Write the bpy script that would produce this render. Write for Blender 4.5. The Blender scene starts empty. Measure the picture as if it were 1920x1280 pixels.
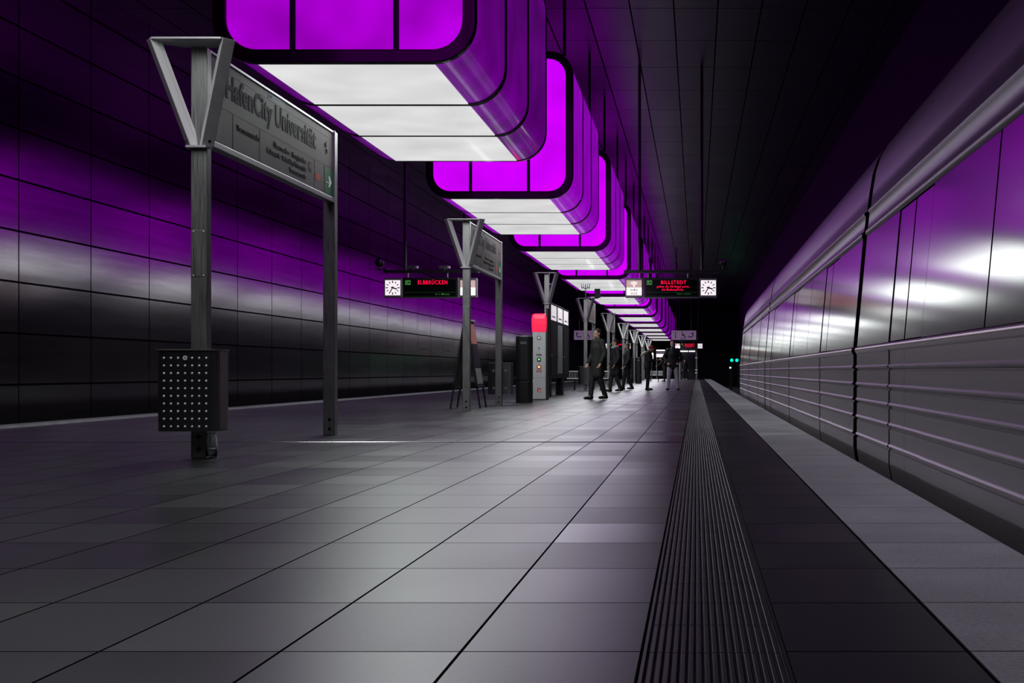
import bpy, bmesh, math, random
from mathutils import Vector, Matrix
random.seed(7)
PI = math.pi
SC = bpy.context.scene
COL = SC.collection

# ------------------------------------------------------------------ camera, world, exposure
H_CAM = 0.69
cam_d = bpy.data.cameras.new('camera')
cam_d.sensor_fit = 'HORIZONTAL'; cam_d.sensor_width = 36.0
cam_d.lens = 36.0 * 2422 / 1920
cam_d.shift_x = -(1306 - 960) / 1920
cam_d.shift_y = (695.5 - 640) / 1920
cam_d.clip_end = 400
cam = bpy.data.objects.new('camera', cam_d)
cam.location = (0, 0, H_CAM); cam.rotation_euler = (PI / 2, 0, 0)
COL.objects.link(cam); SC.camera = cam
w = bpy.data.worlds.new('world'); SC.world = w; w.use_nodes = True
w.node_tree.nodes['Background'].inputs[0].default_value = (0.006, 0.006, 0.008, 1)
w.node_tree.nodes['Background'].inputs[1].default_value = 0.15
vs = SC.view_settings
vs.view_transform = 'Standard'; vs.look = 'None'; vs.gamma = 1.0; vs.exposure = 0.0
vs.use_curve_mapping = False

# lamp levels
WHITE_L = 1.0     # glow of the white underside diffusers
TUBE_L = 5.4        # the lamps behind them, as light onto the platform
PURPLE_L = 1.0

# ------------------------------------------------------------------ materials
MATS = {}
def new_mat(name):
    m = bpy.data.materials.new(name); m.use_nodes = True
    MATS[name] = m
    return m, m.node_tree.nodes, m.node_tree.links, m.node_tree.nodes['Principled BSDF']

def mat(name, col, rough=0.5, metal=0.0, spec=0.5, noise=0.0, nscale=8.0, stretch=None, emit=None, emit_l=0.0,
        trans=0.0, ior=1.5, coat=0.0, rnoise=0.0):
    m, N, L, b = new_mat(name)
    b.inputs['Base Color'].default_value = (*col, 1)
    b.inputs['Roughness'].default_value = rough
    b.inputs['Metallic'].default_value = metal
    b.inputs['Specular IOR Level'].default_value = spec
    b.inputs['IOR'].default_value = ior
    b.inputs['Transmission Weight'].default_value = trans
    b.inputs['Coat Weight'].default_value = coat
    b.inputs['Coat Roughness'].default_value = 0.08
    if emit:
        b.inputs['Emission Color'].default_value = (*emit, 1)
        b.inputs['Emission Strength'].default_value = emit_l
    if noise or rnoise:
        tc = N.new('ShaderNodeTexCoord'); mp = N.new('ShaderNodeMapping')
        mp.inputs['Scale'].default_value = stretch or (1, 1, 1)
        nz = N.new('ShaderNodeTexNoise'); nz.inputs['Scale'].default_value = nscale; nz.inputs['Detail'].default_value = 6
        L.new(tc.outputs['Object'], mp.inputs[0]); L.new(mp.outputs[0], nz.inputs['Vector'])
        if noise:
            r = N.new('ShaderNodeMapRange')
            r.inputs[1].default_value = 0.3; r.inputs[2].default_value = 0.7
            r.inputs[3].default_value = 1 - noise; r.inputs[4].default_value = 1 + noise
            mx = N.new('ShaderNodeVectorMath'); mx.operation = 'SCALE'
            mx.inputs[0].default_value = col
            L.new(nz.outputs[0], r.inputs[0]); L.new(r.outputs[0], mx.inputs['Scale'])
            L.new(mx.outputs[0], b.inputs['Base Color'])
        if rnoise:
            r2 = N.new('ShaderNodeMapRange')
            r2.inputs[1].default_value = 0.3; r2.inputs[2].default_value = 0.7
            r2.inputs[3].default_value = max(0.02, rough - rnoise); r2.inputs[4].default_value = rough + rnoise
            L.new(nz.outputs[0], r2.inputs[0]); L.new(r2.outputs[0], b.inputs['Roughness'])
    return m

def grid_mat(name, axes, off, bw, rh, c1, c2, cm, mortar, rough, metal=0.0, spec=0.5, speck=0.15, rvar=0.08, bump=0.25,
             smear=2.0, stretch=(1, 1, 1), tint=(1, 1, 1)):
    """panel or slab grid laid on two world axes, with joints, slab to slab variation and grain"""
    m, N, L, b = new_mat(name)
    tc = N.new('ShaderNodeTexCoord'); sp = N.new('ShaderNodeSeparateXYZ'); L.new(tc.outputs['Object'], sp.inputs[0])
    cb = N.new('ShaderNodeCombineXYZ')
    for i, ax in enumerate(axes):
        ad = N.new('ShaderNodeMath'); ad.operation = 'SUBTRACT'; ad.inputs[1].default_value = off[i] - 1000 * (bw, rh)[i]
        L.new(sp.outputs['XYZ'.index(ax)], ad.inputs[0]); L.new(ad.outputs[0], cb.inputs[i])
    br = N.new('ShaderNodeTexBrick'); br.offset = 0.0; br.squash = 1.0
    br.inputs['Scale'].default_value = 1.0; br.inputs['Mortar Size'].default_value = mortar
    br.inputs['Mortar Smooth'].default_value = 0.1
    br.inputs['Brick Width'].default_value = bw; br.inputs['Row Height'].default_value = rh
    br.inputs['Color1'].default_value = (*c1, 1); br.inputs['Color2'].default_value = (*c2, 1); br.inputs['Mortar'].default_value = (*cm, 1)
    L.new(cb.outputs[0], br.inputs['Vector'])
    nz = N.new('ShaderNodeTexNoise'); nz.inputs['Scale'].default_value = 70; nz.inputs['Detail'].default_value = 2
    L.new(tc.outputs['Object'], nz.inputs['Vector'])
    mp = N.new('ShaderNodeMapping'); mp.inputs['Scale'].default_value = stretch; L.new(tc.outputs['Object'], mp.inputs[0])
    n2 = N.new('ShaderNodeTexNoise'); n2.inputs['Scale'].default_value = smear; n2.inputs['Detail'].default_value = 2
    L.new(mp.outputs[0], n2.inputs['Vector'])
    r = N.new('ShaderNodeMapRange'); r.inputs[1].default_value = .3; r.inputs[2].default_value = .7
    r.inputs[3].default_value = 1 - speck; r.inputs[4].default_value = 1 + speck
    L.new(nz.outputs[0], r.inputs[0])
    r3 = N.new('ShaderNodeMapRange'); r3.inputs[1].default_value = .3; r3.inputs[2].default_value = .7
    r3.inputs[3].default_value = .85; r3.inputs[4].default_value = 1.15
    L.new(n2.outputs[0], r3.inputs[0])
    mm = N.new('ShaderNodeMath'); mm.operation = 'MULTIPLY'; L.new(r.outputs[0], mm.inputs[0]); L.new(r3.outputs[0], mm.inputs[1])
    sc = N.new('ShaderNodeVectorMath'); sc.operation = 'SCALE'
    L.new(br.outputs['Color'], sc.inputs[0]); L.new(mm.outputs[0], sc.inputs['Scale'])
    L.new(sc.outputs[0], b.inputs['Base Color'])
    r2 = N.new('ShaderNodeMapRange'); r2.inputs[1].default_value = .15; r2.inputs[2].default_value = .85
    r2.inputs[3].default_value = rough - rvar * .6; r2.inputs[4].default_value = rough + rvar * .6
    L.new(n2.outputs[0], r2.inputs[0])
    b.inputs['Metallic'].default_value = metal; b.inputs['Specular Tint'].default_value = (*tint, 1)
    rs = N.new('ShaderNodeMapRange'); rs.inputs[3].default_value = spec; rs.inputs[4].default_value = 0.0
    L.new(br.outputs['Fac'], rs.inputs[0]); L.new(rs.outputs[0], b.inputs['Specular IOR Level'])
    if metal:
        rm = N.new('ShaderNodeMapRange'); rm.inputs[3].default_value = metal; rm.inputs[4].default_value = 0.0
        L.new(br.outputs['Fac'], rm.inputs[0]); L.new(rm.outputs[0], b.inputs['Metallic'])
    # each slab has its own polish
    sv = N.new('ShaderNodeSeparateColor'); L.new(br.outputs['Color'], sv.inputs[0])
    pr = N.new('ShaderNodeMapRange'); pr.inputs[1].default_value = min(c1[0], c2[0]); pr.inputs[2].default_value = max(c1[0], c2[0])
    pr.inputs[3].default_value = -rvar; pr.inputs[4].default_value = rvar
    L.new(sv.outputs[0], pr.inputs[0])
    ar = N.new('ShaderNodeMath'); ar.operation = 'ADD'; L.new(r2.outputs[0], ar.inputs[0]); L.new(pr.outputs[0], ar.inputs[1])
    aj = N.new('ShaderNodeMath'); aj.operation = 'MAXIMUM'; L.new(ar.outputs[0], aj.inputs[0]); L.new(br.outputs['Fac'], aj.inputs[1])
    L.new(aj.outputs[0], b.inputs['Roughness'])
    if bump:
        bp = N.new('ShaderNodeBump'); bp.inputs['Strength'].default_value = bump; bp.inputs['Distance'].default_value = .004
        iv = N.new('ShaderNodeMath'); iv.operation = 'SUBTRACT'; iv.inputs[0].default_value = 1.0
        L.new(br.outputs['Fac'], iv.inputs[1]); L.new(iv.outputs[0], bp.inputs['Height']); L.new(bp.outputs[0], b.inputs['Normal'])
    return m

def glow_mat(name, col, level, blot=0.18, nscale=1.6, coat=0.6):
    """translucent lit panel, unevenly lit by the tubes behind it"""
    m, N, L, b = new_mat(name)
    b.inputs['Base Color'].default_value = (col[0] * .2, col[1] * .2, col[2] * .2, 1)
    b.inputs['Roughness'].default_value = .35
    b.inputs['Coat Weight'].default_value = coat; b.inputs['Coat Roughness'].default_value = .07
    tc = N.new('ShaderNodeTexCoord'); nz = N.new('ShaderNodeTexNoise'); nz.inputs['Scale'].default_value = nscale; nz.inputs['Detail'].default_value = 1
    L.new(tc.outputs['Object'], nz.inputs['Vector'])
    r = N.new('ShaderNodeMapRange'); r.inputs[1].default_value = .3; r.inputs[2].default_value = .7
    r.inputs[3].default_value = level * (1 - blot); r.inputs[4].default_value = level * (1 + blot)
    L.new(nz.outputs[0], r.inputs[0])
    b.inputs['Emission Color'].default_value = (*col, 1); L.new(r.outputs[0], b.inputs['Emission Strength'])
    return m

M = {}
M['floor'] = grid_mat('floor_granite', 'XY', (-0.58, 6.53), .445, .67, (.033, .034, .035), (.018, .019, .0195), (.005, .005, .006), .0045, .33, spec=.36, speck=.22, rvar=.04, bump=.0, smear=.9, tint=(.82, 1, .88))
M['floor_dark'] = grid_mat('dark_granite', 'XY', (.217, 6.53), .45, .67, (.020, .0205, .022), (.014, .0145, .016), (.008, .008, .008), .005, .36, spec=.4, rvar=.04, bump=.0)
M['floor_light'] = grid_mat('pale_granite', 'XY', (.67, 6.53), .57, .67, (.56, .58, .58), (.46, .48, .48), (.05, .05, .05), .005, .40, spec=.5, speck=.2, rvar=.04, bump=.0)
M['tactile'] = mat('tactile_stone', (.02, .02, .023), .4, 0, .3, noise=.2, nscale=5, rnoise=.04)
M['wall'] = grid_mat('wall_steel', 'YZ', (22.49, .455), 2.68, .89, (.19, .175, .19), (.165, .15, .17), (.008, .006, .008), .02, .165, metal=.82, speck=.05, rvar=.012, bump=.0, smear=3, stretch=(1, .15, 3))
def soften(m, rough, share):
    # brushed plates: most of the sheen has short tails, the rest stays as it is
    N, L = m.node_tree.nodes, m.node_tree.links
    b = N['Principled BSDF']; out = N['Material Output']
    g = N.new('ShaderNodeBsdfAnisotropic'); g.distribution = 'BECKMANN'; g.inputs['Roughness'].default_value = rough
    L.new(b.inputs['Base Color'].links[0].from_socket, g.inputs['Color'])
    mx = N.new('ShaderNodeMixShader'); mx.inputs[0].default_value = share
    L.new(b.outputs[0], mx.inputs[1]); L.new(g.outputs[0], mx.inputs[2]); L.new(mx.outputs[0], out.inputs['Surface'])
soften(M['wall'], .19, .6)
M['ceiling'] = grid_mat('ceiling_panel', 'XY', (-2.28, 26.75), .906, 2.6, (.034, .035, .038), (.027, .028, .031), (.002, .002, .002), .016, .36, metal=.3, speck=.04, rvar=.03, bump=.0)
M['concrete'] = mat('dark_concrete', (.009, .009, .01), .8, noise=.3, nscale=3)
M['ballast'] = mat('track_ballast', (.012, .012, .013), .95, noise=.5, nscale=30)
M['rail'] = mat('rail_steel', (.25, .24, .23), .35, .9)
M['edge'] = mat('edge_concrete', (.22, .22, .23), .6, noise=.2, nscale=4)
M['steel'] = mat('brushed_steel', (.30, .30, .295), .33, .8, noise=.18, nscale=6, stretch=(20, 20, .6), rnoise=.08)
M['bead'] = mat('polished_joint_bead', (.75, .75, .76), .25, .95)
M['steel_dark'] = mat('dark_steel', (.16, .16, .17), .4, .7, noise=.2, nscale=6, stretch=(12, 12, .6))
M['fin'] = mat('fin_aluminium', (.55, .55, .56), .42, .6, noise=.1, nscale=8)
M['lit_white'] = mat('painted_lit_white', (.85, .84, .84), .4)  # white puts light into the colour of bracket inner faces and easel top
M['black'] = mat('black_coated_steel', (.012, .012, .013), .4, .2)
M['blackmatt'] = mat('black_plastic', (.008, .008, .009), .6)
M['bolt'] = mat('dark_bolt', (.02, .02, .02), .35, .6)
M['frame'] = mat('lamp_frame_steel', (.02, .014, .016), .3, .5, coat=.3)
M['mullion'] = mat('lamp_mullion', (.012, .004, .016), .5)
M['white_glow'] = glow_mat('white_diffuser', (1.0, 1.0, 1.0), WHITE_L * .78, blot=.1, nscale=1.1, coat=.3)
PUR = (.64, .0, 1.0)
M['pur_end'] = glow_mat('purple_end_glass', PUR, PURPLE_L, blot=.12)
M['pur_end_dim'] = glow_mat('purple_end_glass_dim', PUR, PURPLE_L * .58, blot=.28)
M['pur_side'] = glow_mat('purple_side_glass', (.55, 0., .95), PURPLE_L * .6, blot=.2, coat=.5)
M['pur_side_dim'] = glow_mat('purple_side_glass_dim', (.5, 0., .85), PURPLE_L * .28, blot=.3, coat=.8)
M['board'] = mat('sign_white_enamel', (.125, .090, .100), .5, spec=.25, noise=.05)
M['board_rail'] = mat('sign_frame_aluminium', (.5, .5, .52), .35, .7)
M['ink'] = mat('black_lettering', (.004, .004, .005), .6, spec=.15)
M['ink_blue'] = mat('blue_line_marker', (.01, .05, .16), .5)
M['ink_green'] = mat('green_exit_field', (.0, .09, .04), .5)
M['ink_red'] = mat('red_pictogram', (.5, .02, .02), .5)
M['ink_white'] = mat('white_pictogram', (.75, .75, .75), .5)
M['hairline'] = mat('sign_hairline', (.12, .03, .05), .5)
M['chrome'] = mat('polished_dark_steel', (.2, .2, .215), .22, .95, rnoise=.03, nscale=3)
M['chrome_side'] = mat('polished_side_steel', (.27, .22, .23), .28, .9)
M['stud'] = mat('bright_stud', (.97, .97, .97), .36, .3)
M['glass'] = mat('clear_glass', (.95, .97, .97), .02, trans=1.0, ior=1.45)
M['pane'] = mat('dark_pane_glass', (.012, .012, .016), .05, 0, 1.0, ior=1.7)
M['pane_matt'] = mat('dusty_case_glass', (.012, .012, .016), .3)
M['lcd'] = mat('display_black_glass', (.004, .006, .005), .12)
M['led_red'] = mat('led_red', (.02, 0, 0), .5, emit=(1, .0, .045), emit_l=1.6)
M['led_green'] = mat('led_green', (.0, .02, 0), .5, emit=(.10, .42, .08), emit_l=.45)
M['led_green_dim'] = mat('led_green_dim', (.0, .02, 0), .5, emit=(.06, .28, .05), emit_l=.3)
M['clock_lit'] = mat('clock_lit_face', (.8, .76, .78), .4, emit=(1, .92, .95), emit_l=.85)
M['panel_lit'] = mat('info_lit_panel', (.8, .78, .78), .4, emit=(1, .95, .95), emit_l=1.0)
M['panel_tan'] = mat('info_lit_tan', (.4, .3, .3), .4, emit=(.62, .40, .38), emit_l=.7)
M['housing'] = mat('housing_aluminium', (.20, .19, .2), .35, .6)
M['beacon'] = mat('red_beacon_plastic', (.7, .02, .05), .3, emit=(1, .012, .06), emit_l=1.05)
M['sos_grey'] = mat('column_grey_paint', (.42, .42, .44), .35)
M['btn_g'] = mat('green_button', (.1, .5, .1), .3, emit=(.25, .9, .2), emit_l=.6)
M['btn_y'] = mat('yellow_button', (.6, .5, .2), .3, emit=(.9, .75, .3), emit_l=.6)
M['poster_pink'] = mat('pink_poster', (1.0, .34, .32), .5, noise=.1, nscale=3)
M['poster_dark'] = mat('dark_poster', (.03, .015, .05), .4, noise=.3, nscale=4)
M['poster_grey'] = mat('grey_poster', (.35, .35, .37), .5, noise=.2, nscale=9)
M['case_lit'] = mat('lit_map_header', (.8, .75, .8), .4, emit=(1, .9, .98), emit_l=.6)
M['wire'] = mat('white_wire', (.8, .8, .8), .4, .2)
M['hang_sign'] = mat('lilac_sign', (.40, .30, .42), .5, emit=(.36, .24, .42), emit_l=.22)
M['train'] = mat('train_stainless', (.26, .24, .247), .4, .7, noise=.06, nscale=5, stretch=(1, .1, 6))
M['train_bead'] = mat('train_bead_steel', (.34, .29, .295), .3, .8)
M['train_roof'] = mat('train_roof_paint', (.085, .075, .09), .36, .5)
M['train_glass'] = mat('train_window_glass', (.014, .012, .014), .125, 0, .5, ior=1.5)
M['rubber'] = mat('black_rubber', (.01, .01, .01), .6)
M['sig_green'] = mat('signal_green', (0, .1, .05), .4, emit=(.0, 1, .42), emit_l=5)
M['lamp_white'] = mat('small_white_lamp', (.8, .8, .8), .4, emit=(1, 1, 1), emit_l=3)
M['strip_white'] = mat('far_light_strip', (.8, .8, .8), .4, emit=(1, .96, .95), emit_l=2)
M['skin'] = mat('skin', (.45, .26, .19), .5)
M['cloth_black'] = mat('black_jacket_cloth', (.009, .009, .011), .75, noise=.3, nscale=20)
M['cloth_grey'] = mat('grey_trouser_cloth', (.48, .45, .52), .8, noise=.15, nscale=20)
M['cloth_char'] = mat('charcoal_coat_cloth', (.013, .013, .015), .8, noise=.3, nscale=16)
M['cloth_navy'] = mat('navy_cloth', (.03, .02, .06), .8, noise=.2, nscale=18)
M['cloth_olive'] = mat('olive_parka_cloth', (.012, .0135, .012), .8, noise=.2, nscale=18)
M['fur'] = mat('beige_fur', (.55, .48, .4), .9, noise=.3, nscale=50)
M['cap_red'] = mat('red_cap_cloth', (.32, .02, .03), .8)
M['scarf'] = mat('pale_scarf_cloth', (.42, .41, .40), .9, noise=.2, nscale=30)
M['hair_blond'] = mat('blond_hair', (.30, .19, .08), .6, noise=.3, nscale=40)
M['hair_dark'] = mat('dark_hair', (.015, .011, .009), .6, noise=.3, nscale=40)
M['mask'] = mat('lilac_face_mask', (.30, .26, .55), .7)
M['shoe'] = mat('black_shoe', (.008, .008, .009), .5)
M['shoe_white'] = mat('white_shoe', (.6, .6, .6), .5)
M['eye'] = mat('dark_eye', (.01, .01, .012), .2)
M['phone'] = mat('phone_glass', (.02, .02, .025), .15)
M['cctv_dome'] = mat('lens_painted_reflection', (.35, .03, .45), .12, .6)  # the purple reflection is put into the lens colour

# ------------------------------------------------------------------ mesh helpers
class MB:
    def __init__(s): s.v = []; s.f = []
    def add(s, vs, fs):
        o = len(s.v); s.v += [tuple(p) for p in vs]; s.f += [tuple(i + o for i in f) for f in fs]; return s
    def box(s, x0, x1, y0, y1, z0, z1):
        return s.add([(x0, y0, z0), (x1, y0, z0), (x1, y1, z0), (x0, y1, z0), (x0, y0, z1), (x1, y0, z1), (x1, y1, z1), (x0, y1, z1)],
                     [(0, 3, 2, 1), (4, 5, 6, 7), (0, 1, 5, 4), (1, 2, 6, 5), (2, 3, 7, 6), (3, 0, 4, 7)])
    def hexa(s, a, b):
        """solid between two matching loops of points"""
        n = len(a)
        fs = [tuple(range(n - 1, -1, -1)), tuple(range(n, 2 * n))]
        fs += [(i, (i + 1) % n, n + (i + 1) % n, n + i) for i in range(n)]
        return s.add(list(a) + list(b), fs)
    def prism(s, pts, axis, a0, a1):
        def P(p, t):
            return {'x': (t, p[0], p[1]), 'y': (p[0], t, p[1]), 'z': (p[0], p[1], t)}[axis]
        return s.hexa([P(p, a0) for p in pts], [P(p, a1) for p in pts])
    def sheet(s, pts, axis, a0, a1):
        """open strip swept along an axis"""
        def P(p, t):
            return {'x': (t, p[0], p[1]), 'y': (p[0], t, p[1]), 'z': (p[0], p[1], t)}[axis]
        n = len(pts)
        return s.add([P(p, a0) for p in pts] + [P(p, a1) for p in pts], [(i, i + 1, n + i + 1, n + i) for i in range(n - 1)])
    def tube(s, p, q, r1, r2=None, seg=12, caps=True):
        p = Vector(p); q = Vector(q); r2 = r1 if r2 is None else r2
        d = (q - p).normalized(); u = d.orthogonal().normalized(); t = d.cross(u)
        A = [p + (u * math.cos(k * 2 * PI / seg) + t * math.sin(k * 2 * PI / seg)) * r1 for k in range(seg)]
        B = [q + (u * math.cos(k * 2 * PI / seg) + t * math.sin(k * 2 * PI / seg)) * r2 for k in range(seg)]
        fs = [(i, (i + 1) % seg, seg + (i + 1) % seg, seg + i) for i in range(seg)]
        if caps: fs += [tuple(range(seg - 1, -1, -1)), tuple(range(seg, 2 * seg))]
        return s.add(A + B, fs)
    def ball(s, c, rx, ry=None, rz=None, seg=14, rings=9):
        ry = ry or rx; rz = rz or rx
        vs = [(c[0], c[1], c[2] + rz)]
        for i in range(1, rings):
            a = PI * i / rings
            for k in range(seg):
                b = 2 * PI * k / seg
                vs.append((c[0] + rx * math.sin(a) * math.cos(b), c[1] + ry * math.sin(a) * math.sin(b), c[2] + rz * math.cos(a)))
        vs.append((c[0], c[1], c[2] - rz))
        fs = [(0, 1 + k, 1 + (k + 1) % seg) for k in range(seg)]
        for i in range(rings - 2):
            o = 1 + i * seg
            fs += [(o + k, o + seg + k, o + seg + (k + 1) % seg, o + (k + 1) % seg) for k in range(seg)]
        o = 1 + (rings - 2) * seg
        fs += [(o + k, len(vs) - 1, o + (k + 1) % seg) for k in range(seg)]
        return s.add(vs, fs)
    def capsule(s, p, q, r1, r2):
        s.tube(p, q, r1, r2, 12); s.ball(p, r1, seg=12, rings=8); s.ball(q, r2, seg=12, rings=8); return s
    def lathe(s, prof, c=(0, 0, 0), seg=24):
        n = len(prof); vs = []
        for k in range(seg):
            a = 2 * PI * k / seg
            vs += [(c[0] + r * math.cos(a), c[1] + r * math.sin(a), c[2] + z) for r, z in prof]
        fs = []
        for k in range(seg):
            k2 = (k + 1) % seg
            fs += [(k * n + i, k2 * n + i, k2 * n + i + 1, k * n + i + 1) for i in range(n - 1)]
        return s.add(vs, fs)
    def mesh(s, name):
        me = bpy.data.meshes.new(name)
        bm = bmesh.new()
        vs = [bm.verts.new(p) for p in s.v]
        for f in s.f:
            try: bm.faces.new([vs[i] for i in f])
            except ValueError: pass
        bmesh.ops.recalc_face_normals(bm, faces=bm.faces)
        bm.to_mesh(me); bm.free()
        return me
    def build(s, name, m, parent=None, loc=(0, 0, 0), smooth=False, bevel=0.0, seg=2):
        me = s.mesh(name)
        o = bpy.data.objects.new(name, me); COL.objects.link(o)
        me.materials.append(m)
        if smooth:
            for p in me.polygons: p.use_smooth = True
        if bevel:
            b = o.modifiers.new('bevel', 'BEVEL'); b.width = bevel; b.segments = seg; b.limit_method = 'ANGLE'; b.angle_limit = .6
        if parent: o.parent = parent
        o.location = loc
        return o

def box(x0, x1, y0, y1, z0, z1): return MB().box(x0, x1, y0, y1, z0, z1)

def tag(o, label, cat, group=None):
    o['label'] = label; o['category'] = cat
    if group: o['group'] = group
    return o
def thing(name, label, cat, loc=(0, 0, 0), rz=0.0, group=None):
    o = bpy.data.objects.new(name, None); COL.objects.link(o); o.empty_display_size = .2
    o.location = loc; o.rotation_euler = (0, 0, rz)
    return tag(o, label, cat, group)
def struct(o):
    o['kind'] = 'structure'; return o

def rrect(w_, h_, r, cx=0, cy=0, n=8):
    """outline of a rounded rectangle, anticlockwise"""
    pts = []
    for (sx, sy, a0) in ((1, 1, 0), (-1, 1, PI / 2), (-1, -1, PI), (1, -1, 1.5 * PI)):
        ox = cx + sx * (w_ / 2 - r); oy = cy + sy * (h_ / 2 - r)
        for k in range(n + 1):
            a = a0 + k * PI / 2 / n
            pts.append((ox + r * math.cos(a), oy + r * math.sin(a)))
    return pts

def ring(outer, inner, axis, a0, a1):
    """frame between two matching outlines"""
    mb = MB(); n = len(outer)
    def P(p, t): return {'x': (t, p[0], p[1]), 'y': (p[0], t, p[1]), 'z': (p[0], p[1], t)}[axis]
    vs = [P(p, a0) for p in outer] + [P(p, a0) for p in inner] + [P(p, a1) for p in outer] + [P(p, a1) for p in inner]
    fs = []
    for i in range(n):
        j = (i + 1) % n
        fs += [(i, j, n + j, n + i), (2 * n + i, 3 * n + i, 3 * n + j, 2 * n + j), (i, 2 * n + i, 2 * n + j, j), (n + i, n + j, 3 * n + j, 3 * n + i)]
    return mb.add(vs, fs)

def text(name, body, m, parent, loc, height, width=None, rot=(PI / 2, 0, 0), align='LEFT', depth=.0015, bold=0.0, space=1.0):
    """lettering as a mesh: height is the capital height, width the full length of the line"""
    c = bpy.data.curves.new('txt', 'FONT'); c.body = body; c.extrude = depth; c.size = 1.0; c.resolution_u = 3
    c.offset = bold; c.space_character = space
    t = bpy.data.objects.new('txt', c); COL.objects.link(t)
    dg = bpy.context.evaluated_depsgraph_get(); dg.update()
    me = bpy.data.meshes.new_from_object(t.evaluated_get(dg))
    bpy.data.objects.remove(t); bpy.data.curves.remove(c)
    me.name = name
    xs = [v.co.x for v in me.vertices]; x0, x1 = min(xs), max(xs)
    sy = height / .69
    sx = (width / (x1 - x0)) if width else sy
    for v in me.vertices:
        x = (v.co.x - x0) * sx
        if align == 'CENTER': x -= (x1 - x0) * sx / 2
        if align == 'RIGHT': x -= (x1 - x0) * sx
        v.co = (x, v.co.y * sy, v.co.z)
    me.materials.clear(); me.materials.append(m)
    o = bpy.data.objects.new(name, me); COL.objects.link(o)
    o.parent = parent; o.location = loc; o.rotation_euler = rot
    return o

# ------------------------------------------------------------------ the hall
XW, XE, XR = -11.8, 1.23, 4.6       # far wall, platform edge, wall behind the train
XL = -8.57                          # other platform edge
CEIL = 8.2
Y0, Y1, YP = -4.0, 152.0, 112.0
struct(box(XL + .3, -.13, Y0, YP, -.2, 0).build('floor', M['floor']))
# tactile guide strip: long ribs
tm = MB(); n = 17; x0, x1 = -.128, .216
tm.box(x0, x1, Y0, YP, -.2, -.006)
pitch = (x1 - x0 - .02) / n
ys = [2.47 + .34 * q for q in range(70)]
spans = [(Y0, ys[0])] + [(p_ + .003, q_ - .003) for p_, q_ in zip(ys, ys[1:])] + [(ys[-1] + .003, YP)]
for k in range(n):
    a = x0 + .01 + k * pitch
    for (p_, q_) in spans:
        tm.prism([(a + .003, -.006), (a + .004, .002), (a + .006, .004), (a + .0135, .004), (a + .0155, .002), (a + .0165, -.006)], 'y', p_, q_)
tm.box(x0 - .002, x0 + .006, Y0, YP, -.006, .0045); tm.box(x1 - .006, x1 + .002, Y0, YP, -.006, .0045)
struct(tm.build('trim_1', M['tactile']))
struct(box(.218, .67, Y0, YP, -.2, 0).build('trim_2', M['floor_dark']))
struct(box(.67, XE, Y0, YP, -.2, .001).build('trim_3', M['floor_light'], bevel=.006))
struct(box(XL, XL + .3, Y0, YP, -.2, .03).build('trim_4', M['edge'], bevel=.01))
struct(MB().prism([(12.542 + .012 * math.cos(q * PI / 8), .007 * math.sin(q * PI / 8) - .001) for q in range(9)], 'x', XL + .3, -.13).build('trim_5', M['bead'], smooth=True))
struct(box(XL + .15, XE - .1, Y0, YP, -1.05, -.2).build('wall_platform', M['concrete']))
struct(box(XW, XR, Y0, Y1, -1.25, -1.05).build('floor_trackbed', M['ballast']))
for i, x in enumerate((-10.9, -9.46)):
    struct(box(x - .035, x + .035, Y0, Y1, -1.05, -.92).build('trim_%d' % (6 + i), M['rail']))
wl = struct(box(XW - .3, XW, Y0, Y1, -1.25, CEIL + .3).build('wall_left', M['wall']))
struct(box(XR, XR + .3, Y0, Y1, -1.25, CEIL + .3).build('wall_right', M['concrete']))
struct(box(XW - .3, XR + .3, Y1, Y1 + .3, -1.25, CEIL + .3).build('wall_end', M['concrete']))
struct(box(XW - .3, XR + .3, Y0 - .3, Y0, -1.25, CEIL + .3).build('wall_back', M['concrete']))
struct(box(XW, XR, Y0, Y1, CEIL, CEIL + .3).build('ceiling', M['ceiling']))
# low relief marks on the wall plates, one every third plate
for k in range(7):
    yc = 27.86 + k * 2.68 * 2 + .5
    r = MB(); y = yc
    while y < yc + 1.55:
        wd = random.choice((.02, .03, .05, .06)); hh = random.choice((.03, .08, .1, .05))
        zz = 1.62 + random.choice((0, 0, .03, .05))
        r.box(XW, XW + .006, y, y + wd, zz, zz + hh * .5); y += wd + random.choice((.025, .04, .06))
    r.build('relief_marks', M['wall'], wl)

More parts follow.
